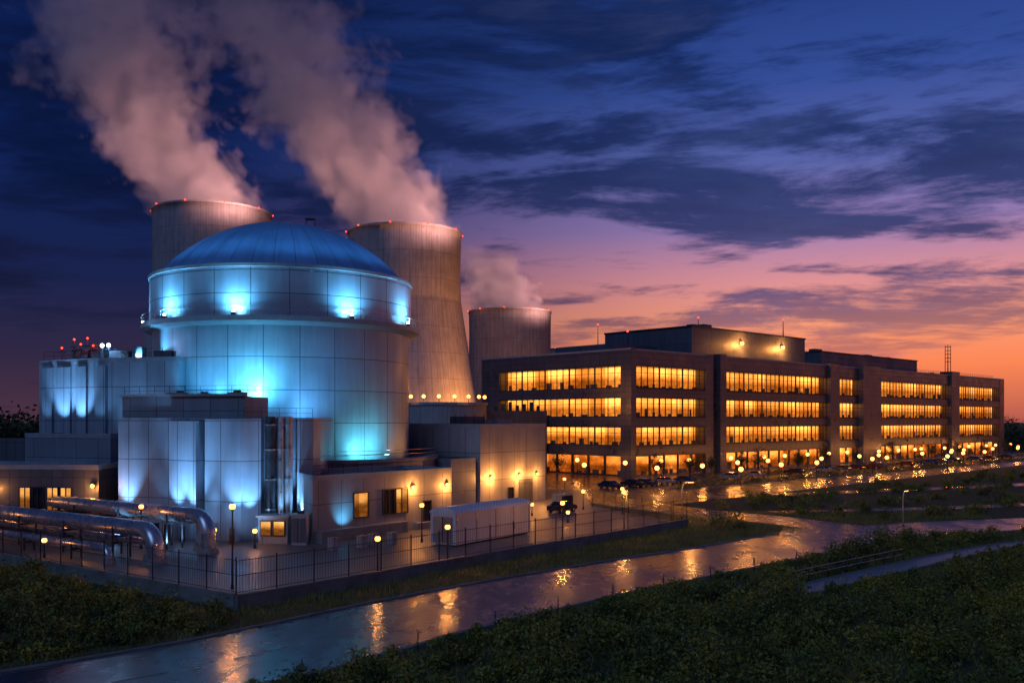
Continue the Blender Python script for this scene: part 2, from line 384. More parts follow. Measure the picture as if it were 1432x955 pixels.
# ------------------------------------------------------------------ containment
CC = (-30.6, 125.0, 0.0)
rb = empty('nuclear_reactor_building')
m = MB()
m.lathe(CC, [(16.6, 0), (16.6, 23.6)], 96, M_CONT)
m.obj('lower_wall', rb)
m = MB(); m.lathe(CC, [(16.6, 23.2), (17.5, 23.35), (18.0, 23.6), (18.0, 24.2), (17.0, 24.2)], 96, M_TRIM, False)
for z in (24.75, 25.2): 
    m.lathe((CC[0], CC[1], z), [(17.88, 0), (17.93, 0), (17.93, .05), (17.88, .05), (17.88, 0)], 96, M_STEEL, False)
for i in range(72):
    a = 2*math.pi*i/72; x = CC[0]+17.9*math.cos(a); y = CC[1]+17.9*math.sin(a); m.cyl((x, y, 24.2), (x, y, 25.2), .025, .025, M_STEEL, 4)
m.obj('ring_walkway', rb)
m = MB(); m.lathe(CC, [(16.95, 24.2), (16.95, 30.0)], 96, M_DRUM)
m.lathe(CC, [(16.95, 29.9), (17.1, 30.0), (17.1, 30.35), (16.1, 30.5), (16.0, 30.6)], 96, M_TRIM, False)
m.obj('upper_drum', rb)
m = MB(); prof = []
Rd = (16.0**2+7.7**2)/(2*7.7)
for i in range(25):
    a = math.asin(16.0/Rd)*(1-i/24); prof.append((max(Rd*math.sin(a), 0.01), 30.55+7.7-(Rd-Rd*math.cos(a))))
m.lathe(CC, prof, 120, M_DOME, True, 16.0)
m.cyl((CC[0], CC[1], 38.1), (CC[0], CC[1], 38.4), .9, .8, M_TRIM, 16)
for dx in (3.5, 4.6):
    for dy in (-3, -2): m.cyl((CC[0]+dx, CC[1]+dy, 37.4), (CC[0]+dx, CC[1]+dy, 38.5), .04, .04, M_DKMET, 5)
m.box(CC[0]+3.4, CC[0]+4.7, CC[1]-3.1, CC[1]-1.9, 38.45, 38.55, M_DKMET)
m.obj('dome', rb)
m = MB(); m.lathe(CC, [(20.4, 0), (20.4, 6.9), (20.7, 7.0), (20.7, 7.4), (20.2, 7.4), (16.6, 7.0)], 96, M_CLAD2, False); 
for z in (7.9, 8.4): m.lathe((CC[0], CC[1], z), [(20.4, 0), (20.45, 0), (20.45, .05), (20.4, .05), (20.4, 0)], 96, M_STEEL, False)
m.obj('base_gallery', rb)
fx = MB()
for deg in (-162, -128, -95, -50, -15, 20, 60, 100, 150):
    a = math.radians(deg); ca, sa = math.cos(a), math.sin(a)
    p = (CC[0]+17.75*ca, CC[1]+17.75*sa, 24.55)
    fx.box(p[0]-.25, p[0]+.25, p[1]-.25, p[1]+.25, 24.25, 24.5, M_DKMET); fx.sphere((p[0], p[1], 24.62), .17, M_LAMPC)
    light(rb, (CC[0]+18.8*ca, CC[1]+18.8*sa, 24.9), CY, 2600, 'SPOT', (CC[0]+16.9*ca, CC[1]+16.9*sa, 26.8), math.radians(140), 1.0, .15, 'ring_flood')
    light(rb, (CC[0]+18.1*ca, CC[1]+18.1*sa, 25.2), (.42, .85, 1), 230, 'SPOT', (CC[0]+16.9*ca, CC[1]+16.9*sa, 26.2), math.radians(130), 1.0, .1, 'ring_flood')
fx.obj('flood_fixtures', rb)
def aimwall(deg, z0, rout, ztgt, e, size=70, col=CY):
    a = math.radians(deg); ca, sa = math.cos(a), math.sin(a)
    light(rb, (CC[0]+rout*ca, CC[1]+rout*sa, z0), col, e, 'SPOT', (CC[0]+16.6*ca, CC[1]+16.6*sa, ztgt), math.radians(size), 1.0, .25, 'wall_flood')
aimwall(-88, 15.3, 20.4, 17.0, 4200, 130, (.10, .62, 1))
aimwall(-88, 15.0, 18.8, 16.4, 520, 120, (.35, .88, 1))
aimwall(-108, 15.3, 20.8, 18.0, 1500, 130, (.10, .55, 1))
aimwall(-139, 19.8, 19.6, 21.0, 2600, 130)
aimwall(-68, 12.9, 22.5, 17.0, 2200, 120, (.12, .5, 1))
aimwall(-40, 8.0, 20.6, 9.8, 3000, 125, (0.12, 0.74, 0.9))
aimwall(-14, 7.9, 20.0, 10.0, 600, 110, ORG)
for deg in range(-170, 0, 17):  # added unseen spots hung around the dome to brighten it blue
    a = math.radians(deg); light(rb, (CC[0]+17.6*math.cos(a), CC[1]+17.6*math.sin(a), 34.5), (.12, .5, 1), 260, 'SPOT', (CC[0]+8*math.cos(a), CC[1]+8*math.sin(a), 35.5), math.radians(130), 1.0, .3, 'dome_fill')

# ------------------------------------------------------------------ auxiliary buildings
def railing(m, pts, z, h=1.0):
    for i in range(len(pts)-1):
        a = Vector((*pts[i], z)); b = Vector((*pts[i+1], z)); L = (b-a).length; n = max(1, int(L/1.8))
        for k in range(n+1):
            p = a.lerp(b, k/n); m.cyl(p, p+Vector((0, 0, h)), .025, .025, M_DKMET, 4)
        for hh in (h*.5, h): m.cyl(a+Vector((0, 0, hh)), b+Vector((0, 0, hh)), .022, .022, M_DKMET, 4)
def block(m, pts, z1, mat, parapet=True):
    m.prism(pts, 0, z1, mat, M_ROOF)
    if parapet:
        n = len(pts)
        A = sum(pts[i][0]*pts[(i+1) % n][1]-pts[(i+1) % n][0]*pts[i][1] for i in range(n))
        P = pts if A > 0 else pts[::-1]
        for i in range(n):
            a = Vector(P[i]); b = Vector(P[(i+1) % n]); t = (b-a).normalized(); o = Vector((t.y, -t.x))
            a2 = a+o*.06; b2 = b+o*.06; a3 = a-o*.3; b3 = b-o*.3
            m.prism([tuple(a2), tuple(b2), tuple(b3), tuple(a3)], z1-0.15+0.003*i, z1+0.35+0.004*i, M_TRIM)
bB = empty('turbine_hall'); m = MB()
block(m, [(-41.5, 98), (-25.2, 93.5), (-21, 99), (-21.3, 111), (-41.5, 112)], 12.3, M_METP, False)
m.prism([(-41.2, 98.3), (-27.2, 94.6), (-26.5, 101), (-41.2, 103)], 12.3, 14.5, M_CLAD, M_ROOF)
m.prism([(-41.4, 98.05), (-27.0, 94.2), (-26.9, 94.5), (-41.3, 98.4)], 14.5, 14.75, M_TRIM)
m.prism([(-35.1, 97), (-34.9, 94.6), (-31.5, 92.6), (-31.0, 96)], 0, 12.0, M_METP, M_ROOF)
m.prism([(-30.9, 95.5), (-30.6, 92.6), (-26.6, 91.2), (-25.1, 92.9), (-24.9, 95)], 0, 12.15, M_METP, M_ROOF)
m.prism([(-22.0, 97), (-22.0, 95.2), (-20.6, 96.4), (-20.4, 99)], 0, 12.25, M_METP, M_ROOF)
m.obj('walls', bB)
m = MB()
for (x, y, r) in ((-24.35, 93.6, .5), (-23.45, 94.1, .32), (-22.75, 94.6, .42)):
    m.cyl((x, y, 0.1), (x, y, 12.4), r, r, M_DKMET if r == .5 else M_STEEL, 20)
    for z in (3, 6, 9, 11.5): m.cyl((x, y, z), (x, y, z+.15), r+.07, r+.07, M_STEEL, 20)
m.obj('exhaust_stacks', bB)
m = MB(); railing(m, [(-26.4, 101), (-26.9, 94.6), (-41, 98.4)], 14.6)
railing(m, [(-26.6, 92.3), (-25.2, 93.6), (-21.2, 98.8)], 12.3)
for (x, y, w, d, h) in ((-37, 99.5, 2.4, 1.6, .5), (-33.5, 98.6, 1.4, 1.4, .4), (-30, 97.8, 1.8, 1.2, .5)):
    m.box(x, x+w, y, y+d, 14.5, 14.5+h, M_CLAD); m.cyl((x+w/2, y+d/2, 14.5+h), (x+w/2, y+d/2, 14.7+h), .4, .4, M_DKMET, 14)
m.obj('roof_equipment', bB)
def wallup(par, p, tgt, e, col=BW, size=62):
    mm = MB(); mm.box(p[0]-.22, p[0]+.22, p[1]-.16, p[1]+.16, .15, p[2]-.35, M_DKMET); mm.obj('uplight_fixture', par)
    light(par, p, col, e, 'SPOT', tgt, math.radians(size), 1.0, .12, 'uplight')
for (x, y, tx, ty, e) in ((-40.6, 96.2, -40.4, 97.9, 5200), (-36.0, 94.2, -35.9, 96.2, 500), (-34.3, 92.4, -33.8, 93.9, 5600), (-32.3, 91.1, -31.9, 92.8, 7500),
                          (-29.9, 90.6, -29.4, 92.2, 700), (-27.0, 89.6, -27.2, 91.4, 6000), (-25.0, 91.0, -25.9, 92.1, 4600), (-21.5, 93.6, -21.4, 95.8, 5000), (-23.0, 92.8, -23.0, 94.4, 3000)):
    wallup(bB, (x, y, 2.0), (tx, ty, 7.4), e)
for (x, y, tx, ty, e) in ((-38, 88.5, -38, 97, 1300), (-31.5, 85, -31, 93, 1600), (-26, 86.5, -24.5, 94, 1200)):
    light(bB, (x, y, .8), BW, e, 'SPOT', (tx, ty, 7), math.radians(95), 1.0, .2, 'uplight')
bA = empty('auxiliary_building'); m = MB()
A1 = [(-59, 116), (-50, 111), (-38.8, 108), (-38.8, 120), (-55, 126)]
block(m, A1, 19.1, M_METP)
for (x0, y0, x1, y1) in ((-58.3, 115.3, -56.6, 114.3), (-55.9, 113.9, -53.6, 112.7), (-52.6, 112.1, -51.0, 111.2), (-49.6, 110.5, -48.2, 110.1)):
    m.prism([(x0, y0), (x1, y1), (x1+.6, y1+1.2), (x0+.6, y0+1.2)], 9, 18.5, M_METP)
m.obj('walls', bA)
m = MB(); A2 = [(-56.3, 107.5), (-44.5, 103), (-42, 109), (-54, 115.5)]; block(m, A2, 10.2, M_CLAD, True); m.obj('lower_block', bA)
m = MB()
for (x, y, w, h) in ((-54, 114, 2, 1.2), (-51.5, 113.5, 1.6, 1.8), (-49, 113, 2.4, 1.0), (-46, 112.5, 1.2, 1.4), (-43, 111.5, 2.2, .9)):
    m.box(x, x+w, y, y+1.5, 19.1, 19.1+h+.4, M_DARKC)
for k, (x, y, h) in enumerate(((-55.2, 114, 1.2), (-53.5, 113.6, 2.2), (-52.6, 113.4, 1.6), (-51.6, 113, 2.3), (-50.9, 113, 1.4))):
    m.cyl((x, y, 19), (x, y, 19.6+h), .06, .04, M_DKMET, 6); m.sphere((x, y, 19.7+h), .13, M_RED, 8, 5); m.box(x-.5, x+.4, y-.1, y+.1, 19.6+h*.6, 19.75+h*.6, M_DKMET)
for (x, y) in ((-49.2, 111.6), (-48.3, 111.3)):
    m.cyl((x, y, 19), (x, y, 20.9), .06, .05, M_DKMET, 6); m.sphere((x, y, 21.0), .25, M_LAMPW, 8, 5)
railing(m, [(-58.4, 116), (-50, 111.5), (-41, 109.0)], 19.5)
m.obj('roof_equipment', bA)
light(bA, (-48.7, 110.9, 21), BW, 500, name='roof_lamp'); light(bA, (-52.5, 112.8, 22), (1, .1, .05), 120, name='roof_lamp')
for (x, y, tx, ty, e) in ((-55.3, 110.9, -54.6, 113.2, 4800), (-52.4, 109.4, -51.8, 111.6, 4800), (-49.2, 108.2, -48.9, 110.2, 500), (-58, 112.6, -57.4, 114.8, 600)):
    light(bA, (x, y, 10.9), BW, e, 'SPOT', (tx, ty, 16.0), math.radians(70), 1, .1, 'uplight')
light(bA, (-46, 104.6, 10.9), BW, 1100, 'SPOT', (-43, 109.3, 15), math.radians(110), 1, .1, 'uplight')
bL = empty('workshop_building'); m = MB()
A3 = [(-75, 101), (-43.4, 97.6), (-43.4, 103.5), (-58, 107), (-75, 109)]
block(m, A3, 7.0, M_DARKC); m.obj('walls', bL)
d = (Vector((-43.4, 97.6))-Vector((-75, 101))).normalized(); nrm = Vector((d.y, -d.x))
def onw(P0, d, nrm, s, o): p = Vector(P0)+d*s+nrm*o; return (p.x, p.y)
def window(m, P0, d, nrm, s0, s1, z0, z1, mat, nm=2, frame=None):
    frame = frame or M_DKMET
    F = lambda s, o: onw(P0, d, nrm, s, o)
    a = F(s0, .03); b = F(s1, .03)
    m.quad([(*a, z0), (*b, z0), (*b, z1), (*a, z1)], mat, [(s0, 0.02), (s1, 0.02), (s1, .98), (s0, .98)])
    for (x0, x1, y0, y1) in [(s0-.1, s1+.1, z0-.1, z0), (s0-.1, s1+.1, z1, z1+.1), (s0-.1, s0, z0, z1), (s1, s1+.1, z0, z1)]+[(s0+(s1-s0)*k/nm-.04, s0+(s1-s0)*k/nm+.04, z0, z1) for k in range(1, nm)]:
        m.prism([F(x0, 0), F(x1, 0), F(x1, .14), F(x0, .14)], y0, y1, frame)
m = MB()
for s in (23.0, 24.5, 26.1, 27.6): window(m, (-75, 101), d, nrm, s, s+1.15, 2.6, 4.9, M_INTS if s != 24.5 else M_GLASS, 2)
m.obj('windows', bL)
def walllamp(par, x, y, z, e=500, o=(0, -.4)):
    mm = MB(); mm.box(x-.15, x+.15, y-.1, y+.25, z-.05, z+.12, M_DKMET); mm.sphere((x, y-.05, z-.14), .22, M_LAMP, 8, 6); mm.obj('wall_lamp_fixture', par)
    light(par, (x+o[0], y+o[1], z-.3), ORG, e, name='wall_lamp_light', r=.12)
walllamp(bL, -43.9, 97.3, 5.3, 300); walllamp(bL, -55, 98.5, 5.0, 160)
bX = empty('control_annex'); m = MB()
P0 = Vector((-19.3, 90)); ud = Vector((12.4, 16)).normalized(); un = Vector((ud.y, -ud.x))
AX = [(-19.3, 90), (-6.9, 106), (-13, 112), (-24, 100)]
block(m, AX, 6.3, M_CLAD2)
F = lambda s, o: onw(P0, ud, un, s, o)
m.prism([F(.2, 0), F(12, 0), F(12, 1.1), F(.2, 1.1)], 0, 1.3, M_CONC)
m.prism([F(14, 0), F(20, 0), F(20, .7), F(14, .7)], 0, .9, M_CONC)
m.obj('walls', bX)
m = MB(); window(m, P0, ud, un, 5.3, 7.2, 2.2, 4.6, M_INTS, 1); window(m, P0, ud, un, 9.4, 11.0, 2.2, 4.7, M_GLASS, 2); window(m, P0, ud, un, 11.3, 13.0, 2.2, 4.7, M_INTS, 2)
window(m, P0, ud, un, 15.6, 16.7, .9, 3.1, M_GLASS, 1); m.obj('windows', bX)
for s, e in ((13.8, 480), (19.3, 480)):
    x, y = F(s, .25); walllamp(bX, x, y, 4.9, e, (.42, -.36))
x, y = F(3.6, 1.3); light(bX, (x, y, 1.6), CY, 400, 'SPOT', (*F(3.9, 0), 2.8), math.radians(100), 1, .08, 'uplight')
m = MB(); railing(m, [F(.3, -.3), F(19.8, -.3)], 6.6)
m.obj('roof_rail', bX)
bC = empty('service_building'); m = MB()
C1 = [(-4.3, 126), (5, 139), (-8, 149), (-17, 136)]
block(m, C1, 11.2, M_CLAD2); m.prism([(-8, 121.5), (-4.9, 125.7), (-9, 131), (-12, 126)], 0, 7, M_CLAD, M_ROOF)
m.obj('walls', bC)
m = MB(); cd = Vector((9.3, 13)).normalized(); cn = Vector((cd.y, -cd.x))
m.prism([(-7, 133), (-4, 137), (-6, 139), (-9, 135)], 11.2, 12.6, M_DARKC); m.prism([(-2, 137), (0, 140), (-2, 142), (-4, 139)], 11.2, 12.2, M_CLAD)
for k in range(5): m.cyl((-8+k*1.3, 132+k*1.2, 11.2), (-8+k*1.3, 132+k*1.2, 12.9), .05, .05, M_DKMET, 5)
F2 = lambda s, o: onw((-4.3, 126), cd, cn, s, o)
window(m, (-4.3, 126), cd, cn, 6.5, 7.6, .2, 2.5, M_GLASS, 1); m.prism([F2(9, 0), F2(12.5, 0), F2(12.5, .08), F2(9, .08)], .15, 3.6, M_DARKC)
m.obj('fittings', bC)
for s in (2.2, 9.0, 13.5):
    x, y = F2(s, .25); walllamp(bC, x, y, 4.3, 1000 if s < 10 else 500, (.7, -.5))
m = MB(); m.box(-24.4, -21.6, 89.4, 91.2, .15, 2.7, M_CLAD2); m.box(-24.6, -21.4, 89.2, 91.4, 2.7, 2.9, M_TRIM)
window(m, (-24.4, 89.4), Vector((1, 0)), Vector((0, -1)), .25, 1.2, 1.0, 2.3, M_INTS, 1); window(m, (-24.4, 89.4), Vector((1, 0)), Vector((0, -1)), 1.5, 2.5, 1.0, 2.3, M_INTS, 1)
m.obj('guard_kiosk')
m = MB(); m.box(-21.0, -19.6, 88.6, 90.2, .15, 3.0, M_METP); m.box(-20.95, -20.35, 88.52, 88.6, .4, 2.7, M_DARKC); m.box(-20.25, -19.65, 88.52, 88.6, .4, 2.7, M_DARKC); m.box(-21.1, -19.5, 88.5, 90.3, 3.0, 3.1, M_STEEL); m.cyl((-20.3, 89.4, 3.1), (-20.3, 89.4, 3.35), .35, .35, M_DKMET, 14)
m.obj('electrical_cabinet')
m = MB(); c0 = Vector((-5.3, 87.3)); cu = Vector((.56, .83)).normalized(); cv = Vector((-cu.y, cu.x)); FC2 = lambda a, b: tuple(c0+cu*a+cv*b)
L, Wd = 13.0, 3.0
m.prism([FC2(0, 0), FC2(L, 0), FC2(L, Wd), FC2(0, Wd)], .3, 3.2, M_WHITE)
arc = [(Wd/2-math.cos(math.pi*k/10)*(Wd/2+.08), 3.2+math.sin(math.pi*k/10)*.6) for k in range(11)]
V = [(*FC2(-.1, b), z) for b, z in arc]+[(*FC2(L+.1, b), z) for b, z in arc]; n = 11
m.add(V, [[i, i+1, i+1+n, i+n] for i in range(n-1)], M_WHITE, None, True); m.add(V[:n], [list(range(n))], M_WHITE); m.add(V[n:], [list(range(n))[::-1]], M_WHITE)
for a in (0.1, 3.3, 6.5, 9.7, 12.6): m.prism([FC2(a, -.06), FC2(a+.2, -.06), FC2(a+.2, 0), FC2(a, 0)], .3, 3.2, M_STEEL)
m.prism([FC2(-.05, .3), FC2(-.002, .3), FC2(-.002, 2.7), FC2(-.05, 2.7)], .45, 2.9, M_STEEL); m.prism([FC2(-.09, 1.46), FC2(-.05, 1.46), FC2(-.05, 1.54), FC2(-.09, 1.54)], .45, 2.9, M_DKMET)
for a in (.5, 6.3, 12): m.prism([FC2(a, .2), FC2(a+.6, .2), FC2(a+.6, Wd-.2), FC2(a, Wd-.2)], .15, .3, M_CONC)
m.obj('storage_container')

VD = Vector((-0.811, 0.586))
pp = empty('pipeline')
def pipe(x, y, z, r, L, zb=.15, br=1.7):
    m = MB(); a = Vector((x, y)); path = [(*(a+VD*L), z)]
    for k in range(6): path.append((*(a+VD*(L-(L-br)*(k+1)/6)), z))
    for k in range(1, 9):
        t = math.pi/2*k/8; q = a+VD*(br-br*math.sin(t)); path.append((q.x, q.y, z-br+br*math.cos(t)))
    path.append((x, y, zb)); m.tube(path, r, M_PIPE, 24)
    m.cyl((x, y, zb), (x, y, zb+.2), r+.22, r+.22, M_STEEL, 24); m.cyl((x, y, zb), (x, y, .6), r+.35, r+.2, M_CONC, 8)
    for dd in range(2, int(L), 4):
        q = a+VD*(dd+.3); q2 = a+VD*(dd+.45); m.cyl((*q, z), (*q2, z), r+.05, r+.05, M_STEEL, 24)
    for dd in range(5, int(L), 8):
        q = a+VD*dd; w = Vector((-VD.y, VD.x))
        for s in (-1, 1):
            e = q+w*(r+.12)*s; m.cyl((*e, .15), (*e, z), .09, .09, M_DKMET, 8)
        e0 = q-w*(r+.2); e1 = q+w*(r+.2); m.cyl((*e0, z-r-.1), (*e1, z-r-.1), .1, .1, M_DKMET, 8)
    m.obj('pipe_run', pp)
pipe(-29.6, 77.2, 2.9, .7, 36); pipe(-27.2, 83.2, 3.4, .7, 36); pipe(-28.6, 85.2, 3.1, .35, 36, br=1.0); pipe(-33.5, 77.2, 1.4, .32, 30, br=.8); pipe(-31, 79.6, 1.6, .3, 32, br=.8)

fe = empty('security_fence'); m = MB(); m2 = MB()
def fence(a, b, base=.95, wall=True):
    a = Vector(a); b = Vector(b); L = (b-a).length; t = (b-a)/L; o = Vector((t.y, -t.x))
    if wall:
        p = a+o*.16; q = b+o*.16; r = b-o*.16; s = a-o*.16
        m2.prism([tuple(p), tuple(q), tuple(r), tuple(s)], -.1, base, M_PLINTH)
    n = int(L/3)
    for k in range(n+1):
        c = a+t*(L*k/n); m.cyl((*c, base), (*c, base+2.35), .05, .05, M_DKMET, 6); 
    for z in (base+.15, base+1.2, base+2.15): m.cyl((*a, z), (*b, z), .025, .025, M_DKMET, 4)
    k = 0.0
    while k < L:
        c = a+t*k; m.add([(*(c-t*.011), base+.1), (*(c+t*.011), base+.1), (*(c+t*.011), base+2.25), (*(c-t*.011), base+2.25)], [[0, 1, 2, 3]], M_DKMET); k += .24
fence(FA, FB); fence((-17.6, 59.3), FC); fence(FB, FD, .3, True)
m.obj('fence_panels', fe); m2.obj('plinth_wall', fe)

# ------------------------------------------------------------------ cooling towers
def tower(X, Y, H, rt, rthroat, rb_, n=96):
    e = empty('cooling_tower', (X, Y, 0)); m = MB(); prof = []; zt = H*.80; z0 = H*.09
    for i in range(31):
        z = z0+(H-z0)*i/30
        if z < zt: c = (zt-z0)/math.sqrt((rb_/rthroat)**2-1); r = rthroat*math.sqrt(1+((z-zt)/c)**2)
        else: c = (H-zt)/math.sqrt((rt/rthroat)**2-1); r = rthroat*math.sqrt(1+((z-zt)/c)**2)
        prof.append((r, z))
    m.lathe((0, 0, 0), prof+[(rt+.3, H), (rt+.3, H+.8), (rt-.6, H+.8), (rt-.8, H-4), (rthroat-1, zt), (rb_-1, z0), (rb_, z0)], n, M_TOWER)
    m.obj('shell', e); m = MB()
    for i in range(36):
        a = 2*math.pi*i/36; a2 = 2*math.pi*(i+.5)/36
        for q in (a2, a2-2*math.pi/36): m.cyl(((rb_+2)*math.cos(a), (rb_+2)*math.sin(a), 0), (rb_*math.cos(q), rb_*math.sin(q), z0+.2), .45, .4, M_CONC, 6)
    m.lathe((0, 0, 0), [(rb_+3, 0), (rb_+3, 1.5), (rb_+2, 1.5)], n, M_CONC); m.obj('support_columns', e)
    m = MB()
    for i in range(10):
        a = 2*math.pi*(i+.3)/10; m.sphere(((rt+.6)*math.cos(a), (rt+.6)*math.sin(a), H+.7), .26, M_RED, 8, 5); m.cyl(((rt+.2)*math.cos(a), (rt+.2)*math.sin(a), H), ((rt+.2)*math.cos(a), (rt+.2)*math.sin(a), H+.6), .1, .1, M_DKMET, 5)
    m.obj('warning_lights', e); return e
t1 = tower(-109.5, 340, 87, 20.8, 20.7, 28)
t2 = tower(-38, 330, 77.5, 20.0, 19.7, 28)
t3 = tower(-1.0, 452, 64, 20.0, 19.8, 24)
t4 = tower(44, 700, 65, 17, 16.8, 24)

rbn = empty('pump_house'); m = MB(); m.lathe((-15, 200, 0), [(9.5, 0), (9.5, 15.2), (9.8, 15.2), (9.8, 15.8), (9, 15.8), (.01, 15.9)], 48, M_CLAD2, False)
for k in range(9):
    a = math.radians(-170+k*20); p = (-15+9.3*math.cos(a), 200+9.3*math.sin(a)); m.cyl((*p, 15.8), (*p, 16.9), .06, .06, M_DKMET, 5); m.sphere((*p, 17.0), .38, M_LAMP, 8, 5)
m.prism([(-6, 205), (8, 212), (4, 222), (-12, 216)], 0, 14.2, M_DARKC, M_ROOF)
for k in range(7): m.box(-4+k*1.6, -3.2+k*1.6, 208+k*.8, 209+k*.8, 14.2, 15.4+.4*(k % 3), M_DKMET)
m.obj('shell', rbn)
for k in (-5, 0, 5): light(rbn, (-15+k, 191.5, 17.5), ORG, 1400, name='rim_lamp')
light(t2, (34, -28, 8), ORG, 220000, 'SPOT', (20, -8, 26), math.radians(110), 1, 1, 'tower_flood')
light(t2, (10, -46, 6), ORG, 60000, 'SPOT', (8, -10, 26), math.radians(90), 1, 1, 'tower_flood')
light(t3, (20, -40, 6), ORG, 30000, 'SPOT', (10, -10, 22), math.radians(90), 1, 1, 'tower_flood')

# steam
def plume(X, Y, Z, r0, rk, a, b, H, dens, seed, par, pe):
    m = MB(); V = []; n = 24; K = 16
    for j in range(K+1):
        z = -3+(H+3)*j/K; cx = -a*max(z, 0)+b*max(z, 0)**2; r = (r0+rk*max(z, 0))*(1.0 if j < 1 else 1.5)
        if j == 0: r = 18.5*min(1, r0/20)
        for i in range(n): V.append((cx+r*math.cos(2*math.pi*i/n), r*math.sin(2*math.pi*i/n), z))
    F = [[j*n+i, j*n+(i+1) % n, (j+1)*n+(i+1) % n, (j+1)*n+i] for j in range(K) for i in range(n)]
    F += [list(range(n))[::-1], [K*n+i for i in range(n)]]
    mat, nt, out = new_mat('steam')
    oc = TC(nt, 'Object'); sp = nt.nodes.new('ShaderNodeSeparateXYZ'); nt.links.new(oc, sp.inputs[0]); x, y, z = sp.outputs
    zz = MA(nt, 'MAXIMUM', z, 0.0)
    cx = MA(nt, 'ADD', MA(nt, 'MULTIPLY', zz, -a), MA(nt, 'MULTIPLY', MA(nt, 'MULTIPLY', zz, zz), b))
    dx = MA(nt, 'SUBTRACT', x, cx)
    rr = MA(nt, 'ADD', MA(nt, 'MULTIPLY', zz, rk), r0)
    d = MA(nt, 'DIVIDE', MA(nt, 'SQRT', MA(nt, 'ADD', MA(nt, 'MULTIPLY', dx, dx), MA(nt, 'MULTIPLY', y, y))), rr)
    mp = nt.nodes.new('ShaderNodeMapping'); nt.links.new(oc, mp.inputs[0]); mp.inputs['Location'].default_value = (seed, seed*2, 0)
    nb = NOISE(nt, mp.outputs[0], 0.055, 4, 0.62, 0.3)
    vo = nt.nodes.new('ShaderNodeTexVoronoi'); nt.links.new(mp.outputs[0], vo.inputs['Vector']); vo.inputs['Scale'].default_value = 0.10
    try: vo.inputs['Detail'].default_value = 1.0; vo.inputs['Roughness'].default_value = 0.55
    except Exception: pass
    puff = MA(nt, 'SUBTRACT', 0.45, vo.outputs['Distance'])
    body = MA(nt, 'MULTIPLY', MA(nt, 'SUBTRACT', 1.10, d), MR(nt, zz, 0, 30, 1.6, 1.2))
    v = MA(nt, 'ADD', MA(nt, 'MULTIPLY', MA(nt, 'SUBTRACT', nb, 0.5), MR(nt, zz, 0, 50, 1.6, 3.6)), body)
    v = MA(nt, 'ADD', v, MA(nt, 'MULTIPLY', puff, 0.8))
    v = MR(nt, v, 0.0, 0.45, 0.0, 1.0, True)
    v = MA(nt, 'MULTIPLY', v, MR(nt, zz, 15.0, H*.95, 1.0, 0.10))
    v = MA(nt, 'MULTIPLY', v, MR(nt, zz, H*.85, H, 1.0, 0.0))
    dn = MA(nt, 'MULTIPLY', v, dens)
    pv = nt.nodes.new('ShaderNodeVolumePrincipled'); pv.inputs['Color'].default_value = (0.86, 0.78, 0.86, 1); pv.inputs['Anisotropy'].default_value = 0.0
    nt.links.new(dn, pv.inputs['Density'])
    pv.inputs['Emission Color'].default_value = (0.46, 0.38, 0.64, 1)  # steam given a faint glow of its own in place of ambient scattered light
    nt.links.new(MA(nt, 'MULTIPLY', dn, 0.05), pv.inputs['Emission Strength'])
    nt.links.new(pv.outputs[0], out.inputs['Volume'])
    try: mat.cycles.volume_step_rate = 1.6
    except Exception: pass
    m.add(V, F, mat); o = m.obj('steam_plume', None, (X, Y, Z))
    h = par_h[par.name]
    for (lx, ly, k, zt) in ((30, -30, 1.0, 18), (-30, -40, .35, 34)):  # added spots without fixtures, only there to brighten the steam
        light(par, (lx, ly, h+3), (1.0, 0.46, 0.36), pe*k, 'SPOT', (-a*12, 0, h+zt), math.radians(85), 1, 4, 'steam_fill')
par_h = {t1.name: 87, t2.name: 77.5, t3.name: 64}
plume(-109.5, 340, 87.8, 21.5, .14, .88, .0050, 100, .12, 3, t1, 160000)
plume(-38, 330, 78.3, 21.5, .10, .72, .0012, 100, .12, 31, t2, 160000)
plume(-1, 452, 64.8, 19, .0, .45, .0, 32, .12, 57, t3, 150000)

# ------------------------------------------------------------------ office
off = empty('office_building'); LN = 212.0; DP = 47.6
floors = [(0.3, 4.4), (6.6, 10.5), (12.75, 16.8), (18.95, 23.5)]
slabs = [(4.4, 6.6), (10.5, 12.75), (16.8, 18.95), (23.5, 27.15)]
m = MB(); m.box(3.0, LN-.2, 3.0, DP, 0, 26.9, M_OFF, of, M_ROOF); m.obj('core', off)
m = MB()
for k, (z0, z1) in enumerate(floors):
    mt = M_INTG if k == 0 else M_INT
    a, b = of(2.97, 2.97), of(LN-1, 2.97); m.quad([(*a, z0), (*b, z0), (*b, z1), (*a, z1)], mt, [(0, k+.01), (LN, k+.01), (LN, k+.99), (0, k+.99)])
    a, b = of(2.97, DP-5.5), of(2.97, 2.97); m.quad([(*a, z0), (*b, z0), (*b, z1), (*a, z1)], mt, [(300, k+.01), (340, k+.01), (340, k+.99), (300, k+.99)])
m.obj('lit_interior', off)
m = MB()
secs = [(1.7, 26.6, 0.0), (35.5, 83.5, 0.5), (88.5, 102, 0.9), (113, 163.5, 0.3), (170, 208, 0.3)]
for (s0, s1, t0) in secs:
    for i, (z0, z1) in enumerate(slabs):
        m.box(s0, s1, t0, 3.3, z0, z1, M_OFF, of, M_ROOF)
        m.box(s0, s1, t0-.12, t0, z0+.02, z0+.22, M_DKMET, of); m.box(s0, s1, t0-.12, t0, z1-.2 if i < 3 else z1-.3, z1-.02 if i < 3 else z1+.05, M_TRIM if i == 3 else M_DKMET, of)
    m.box(s0, s1, t0+.6, 3.3, 0, .3, M_CONC, of)
